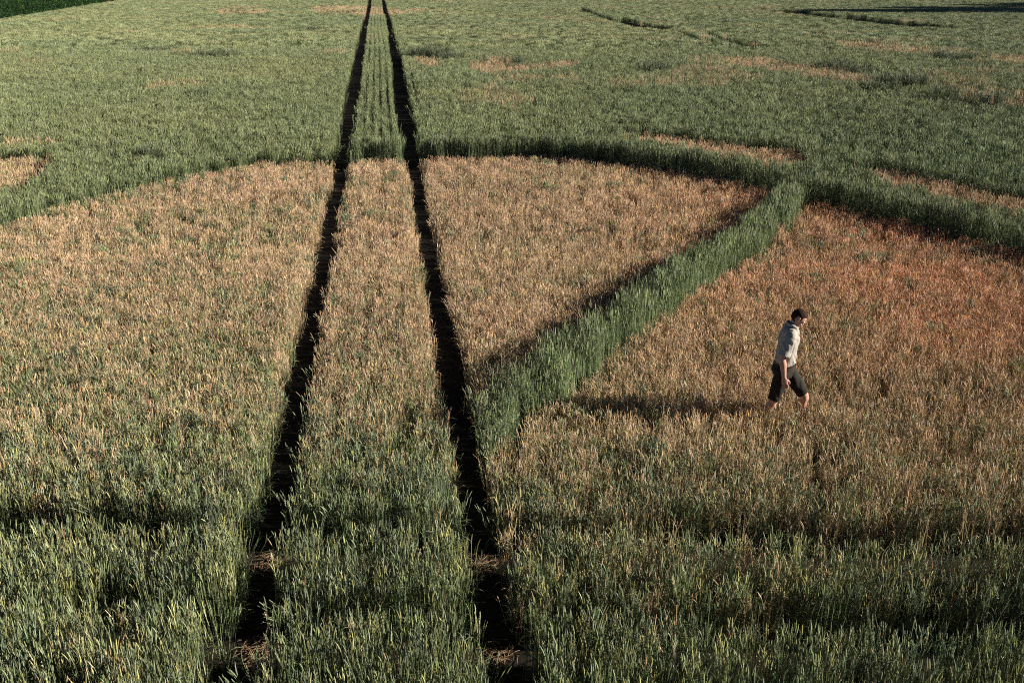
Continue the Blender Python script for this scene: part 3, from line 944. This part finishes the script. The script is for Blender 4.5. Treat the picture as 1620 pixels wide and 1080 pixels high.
ho = bpy.data.objects.new('hair', hme); COL.objects.link(ho); ho.parent = man
sd_ = ho.modifiers.new('thick', 'SOLIDIFY'); sd_.thickness = .005; sd_.offset = -1

# shirt: loose, tucked in, short sleeves
b = MB()
ellipse_loft(b, [((-.028, 0, .955), X3(.122), Y3(.168)), ((-.022, 0, 1.0), X3(.130), Y3(.170)), ((-.018, 0, 1.06), X3(.129), Y3(.170)), ((-.012, 0, 1.14), X3(.126), Y3(.170)),
                 ((-.004, 0, 1.24), X3(.128), Y3(.178)), ((.0, 0, 1.33), X3(.120), Y3(.184)), ((.004, 0, 1.39), X3(.106), Y3(.185)), ((.012, 0, 1.43), X3(.086), Y3(.135)), ((.028, 0, 1.458), X3(.068), Y3(.078))], 24)
for SH, EL, WR in ((RSH, REL, RWR), (LSH, LEL, LWR)):
    SHv, ELv = Vector(SH), Vector(EL)
    limb(b, [SHv * 1.0 + Vector((0, -SH[1] * .35, .02)), SHv.lerp(ELv, .1), SHv.lerp(ELv, .5), SHv.lerp(ELv, .90) + Vector((.0, SH[1] * .03, 0))], [.066, .074, .071, .076], 18)
shirt = fused('shirt', b, M_SHIRT, .009, man, wrinkle=.013, wscale=12, smooth=2)
c_ = MB()
cp = [(.09, .0, 1.432), (.072, .05, 1.448), (.03, .072, 1.475), (-.028, .045, 1.492), (-.04, 0, 1.496), (-.028, -.045, 1.492), (.03, -.072, 1.475), (.072, -.05, 1.448), (.092, -.004, 1.432)]
limb(c_, cp, [.014, .020, .021, .021, .021, .021, .021, .020, .014], 8, Vector((0, 0, 1)), .9)
plain('collar', c_, M_SHIRT, shirt)
pk = MB(); ellipse_loft(pk, [((.128, -.075, 1.20), Y3(.045), Vector((0, 0, .006))), ((.137, -.075, 1.24), Y3(.045), Vector((0, 0, .006)))], 8)

# shorts
b = MB()
ellipse_loft(b, [((-.028, 0, .985), X3(.122), Y3(.162)), ((-.034, 0, .93), X3(.132), Y3(.172)), ((-.045, 0, .87), X3(.142), Y3(.182)), ((-.035, 0, .79), X3(.115), Y3(.165))], 24)
for hip, knee, t1 in ((RHIP, RKNEE, .93), (LHIP, LKNEE, .91)):
    h_, k_ = Vector(hip), Vector(knee)
    limb(b, [h_ + Vector((0, 0, .01)), h_.lerp(k_, .4), h_.lerp(k_, .8), h_.lerp(k_, t1)], [.106, .096, .081, .077], 18)
shorts = fused('shorts', b, M_SHORTS, .009, man, wrinkle=.007, wscale=12, smooth=2)
for hip, knee, t1 in ((RHIP, RKNEE, .93), (LHIP, LKNEE, .91)):
    h_, k_ = Vector(hip), Vector(knee)
    q = MB(); limb(q, [h_.lerp(k_, t1 - .11), h_.lerp(k_, t1 + .012)], [.083, .082], 22)
    plain('cuff', q, M_SHORTS, shorts)
q = MB(); ellipse_loft(q, [((-.028, 0, .948), X3(.129), Y3(.168)), ((-.028, 0, .980), X3(.127), Y3(.166))], 32)
belt = plain('belt', q, M_BELT, man)
q = MB(); ellipse_loft(q, [((.098, 0, .947), X3(.008), Y3(.026)), ((.098, 0, .983), X3(.008), Y3(.026))], 12)
plain('buckle', q, M_METAL, belt)
# shoes
for A, T in ((RANK, (-.05, -.10, .035)), (LANK, (.51, .10, .045))):
    a_ = Vector(A); t_ = Vector(T)
    q = MB()
    heel = a_ + Vector((-.045, 0, -.045))
    limb(q, [heel, heel.lerp(t_, .35) + Vector((0, 0, .015)), heel.lerp(t_, .75), t_], [.040, .046, .043, .028], 14, Vector((0, 1, 0)), 1.05)
    limb(q, [a_ + Vector((0, 0, .03)), a_ + Vector((0, 0, -.03))], [.043, .046], 14)
    fused('shoe', q, M_SHOE, .008, man)

# ------------------------------------------------------------------ the trees past the right edge whose shadow crosses the far wheat
M_BARK = cloth_mat('bark', (.09, .065, .045), .4, 8, .95, .8)
def leaf_mat(name, c):
    m, t, p = new_mat(name)
    N, L = t.nodes, t.links
    geo = N.new('ShaderNodeNewGeometry'); hs = N.new('ShaderNodeHueSaturation')
    mv = N.new('ShaderNodeMapRange'); mv.inputs[3].default_value = .6; mv.inputs[4].default_value = 1.4
    L.new(geo.outputs['Random Per Island'], mv.inputs[0]); L.new(mv.outputs[0], hs.inputs['Value'])
    hs.inputs['Color'].default_value = (*c, 1); L.new(hs.outputs[0], p.inputs['Base Color'])
    p.inputs['Roughness'].default_value = .6
    return m
M_TLEAF = leaf_mat('tree_leaf', (.05, .085, .03))
def tree(tipx, tipy, h, wdt):
    Lsh = (h - .6) / math.tan(SUN_EL)
    bx = tipx + Lsh * math.sin(SUN_AZ); by = tipy + Lsh * math.cos(SUN_AZ)
    root = bpy.data.objects.new('broadleaf_tree', None); COL.objects.link(root); root.location = (bx, by, 0)
    tag(root, 'tall broadleaf tree past the right edge, shading the far wheat', 'tree', 'trees past the right edge')
    mb = MB()
    mb.tube([(0, 0, -.1), (.1, .05, h * .3), (.0, .2, h * .6), (.2, .1, h * .9)], [.55, .42, .26, .06], 10, 0)
    for i in range(14):
        z0 = h * R(.22, .8); a = R(0, 6.28); l = wdt * .42 * (1 - .5 * z0 / h)
        mb.tube([(0, 0, z0), (math.cos(a) * l * .5, math.sin(a) * l * .5, z0 + l * .35), (math.cos(a) * l, math.sin(a) * l, z0 + l * .55)], [.16, .09, .03], 6, 0)
    me = mb.mesh('trunk', (M_BARK,)); o = bpy.data.objects.new('trunk', me); COL.objects.link(o); o.parent = root
    mb = MB()
    clumps = []
    while len(clumps) < 90:
        u = R(.0, 1); rad = wdt * .5 * math.sin(math.pi * min(1, .18 + .80 * u)) ** .8 * math.sqrt(random.random()); a = R(0, 6.28)
        clumps.append((math.cos(a) * rad, math.sin(a) * rad, h * (.16 + .80 * u), R(.9, 2.0)))
    for cx, cy, cz, cr in clumps:
        for k in range(140):
            d = Vector((random.gauss(0, 1), random.gauss(0, 1), random.gauss(0, .8))).normalized() * cr * R(.4, 1.05)
            p = Vector((cx, cy, cz)) + d
            a = Vector((R(-1, 1), R(-1, 1), R(-1, 1))).normalized() * R(.14, .26); bb = a.cross(Vector((R(-1, 1), R(-1, 1), R(-1, 1)))).normalized() * R(.09, .16)
            mb.add([p - a, p + bb, p + a, p - bb], [(0, 1, 2, 3)], 0)
    me = mb.mesh('crown', (M_TLEAF,)); o = bpy.data.objects.new('crown', me); COL.objects.link(o); o.parent = root
tree(31, 125, 26, 9); tree(40, 129, 24, 11); tree(47, 135, 22, 12); tree(60, 143, 20, 15); tree(56, 130, 23, 14); tree(66, 150, 19, 14); tree(34, 127.5, 25, 10)
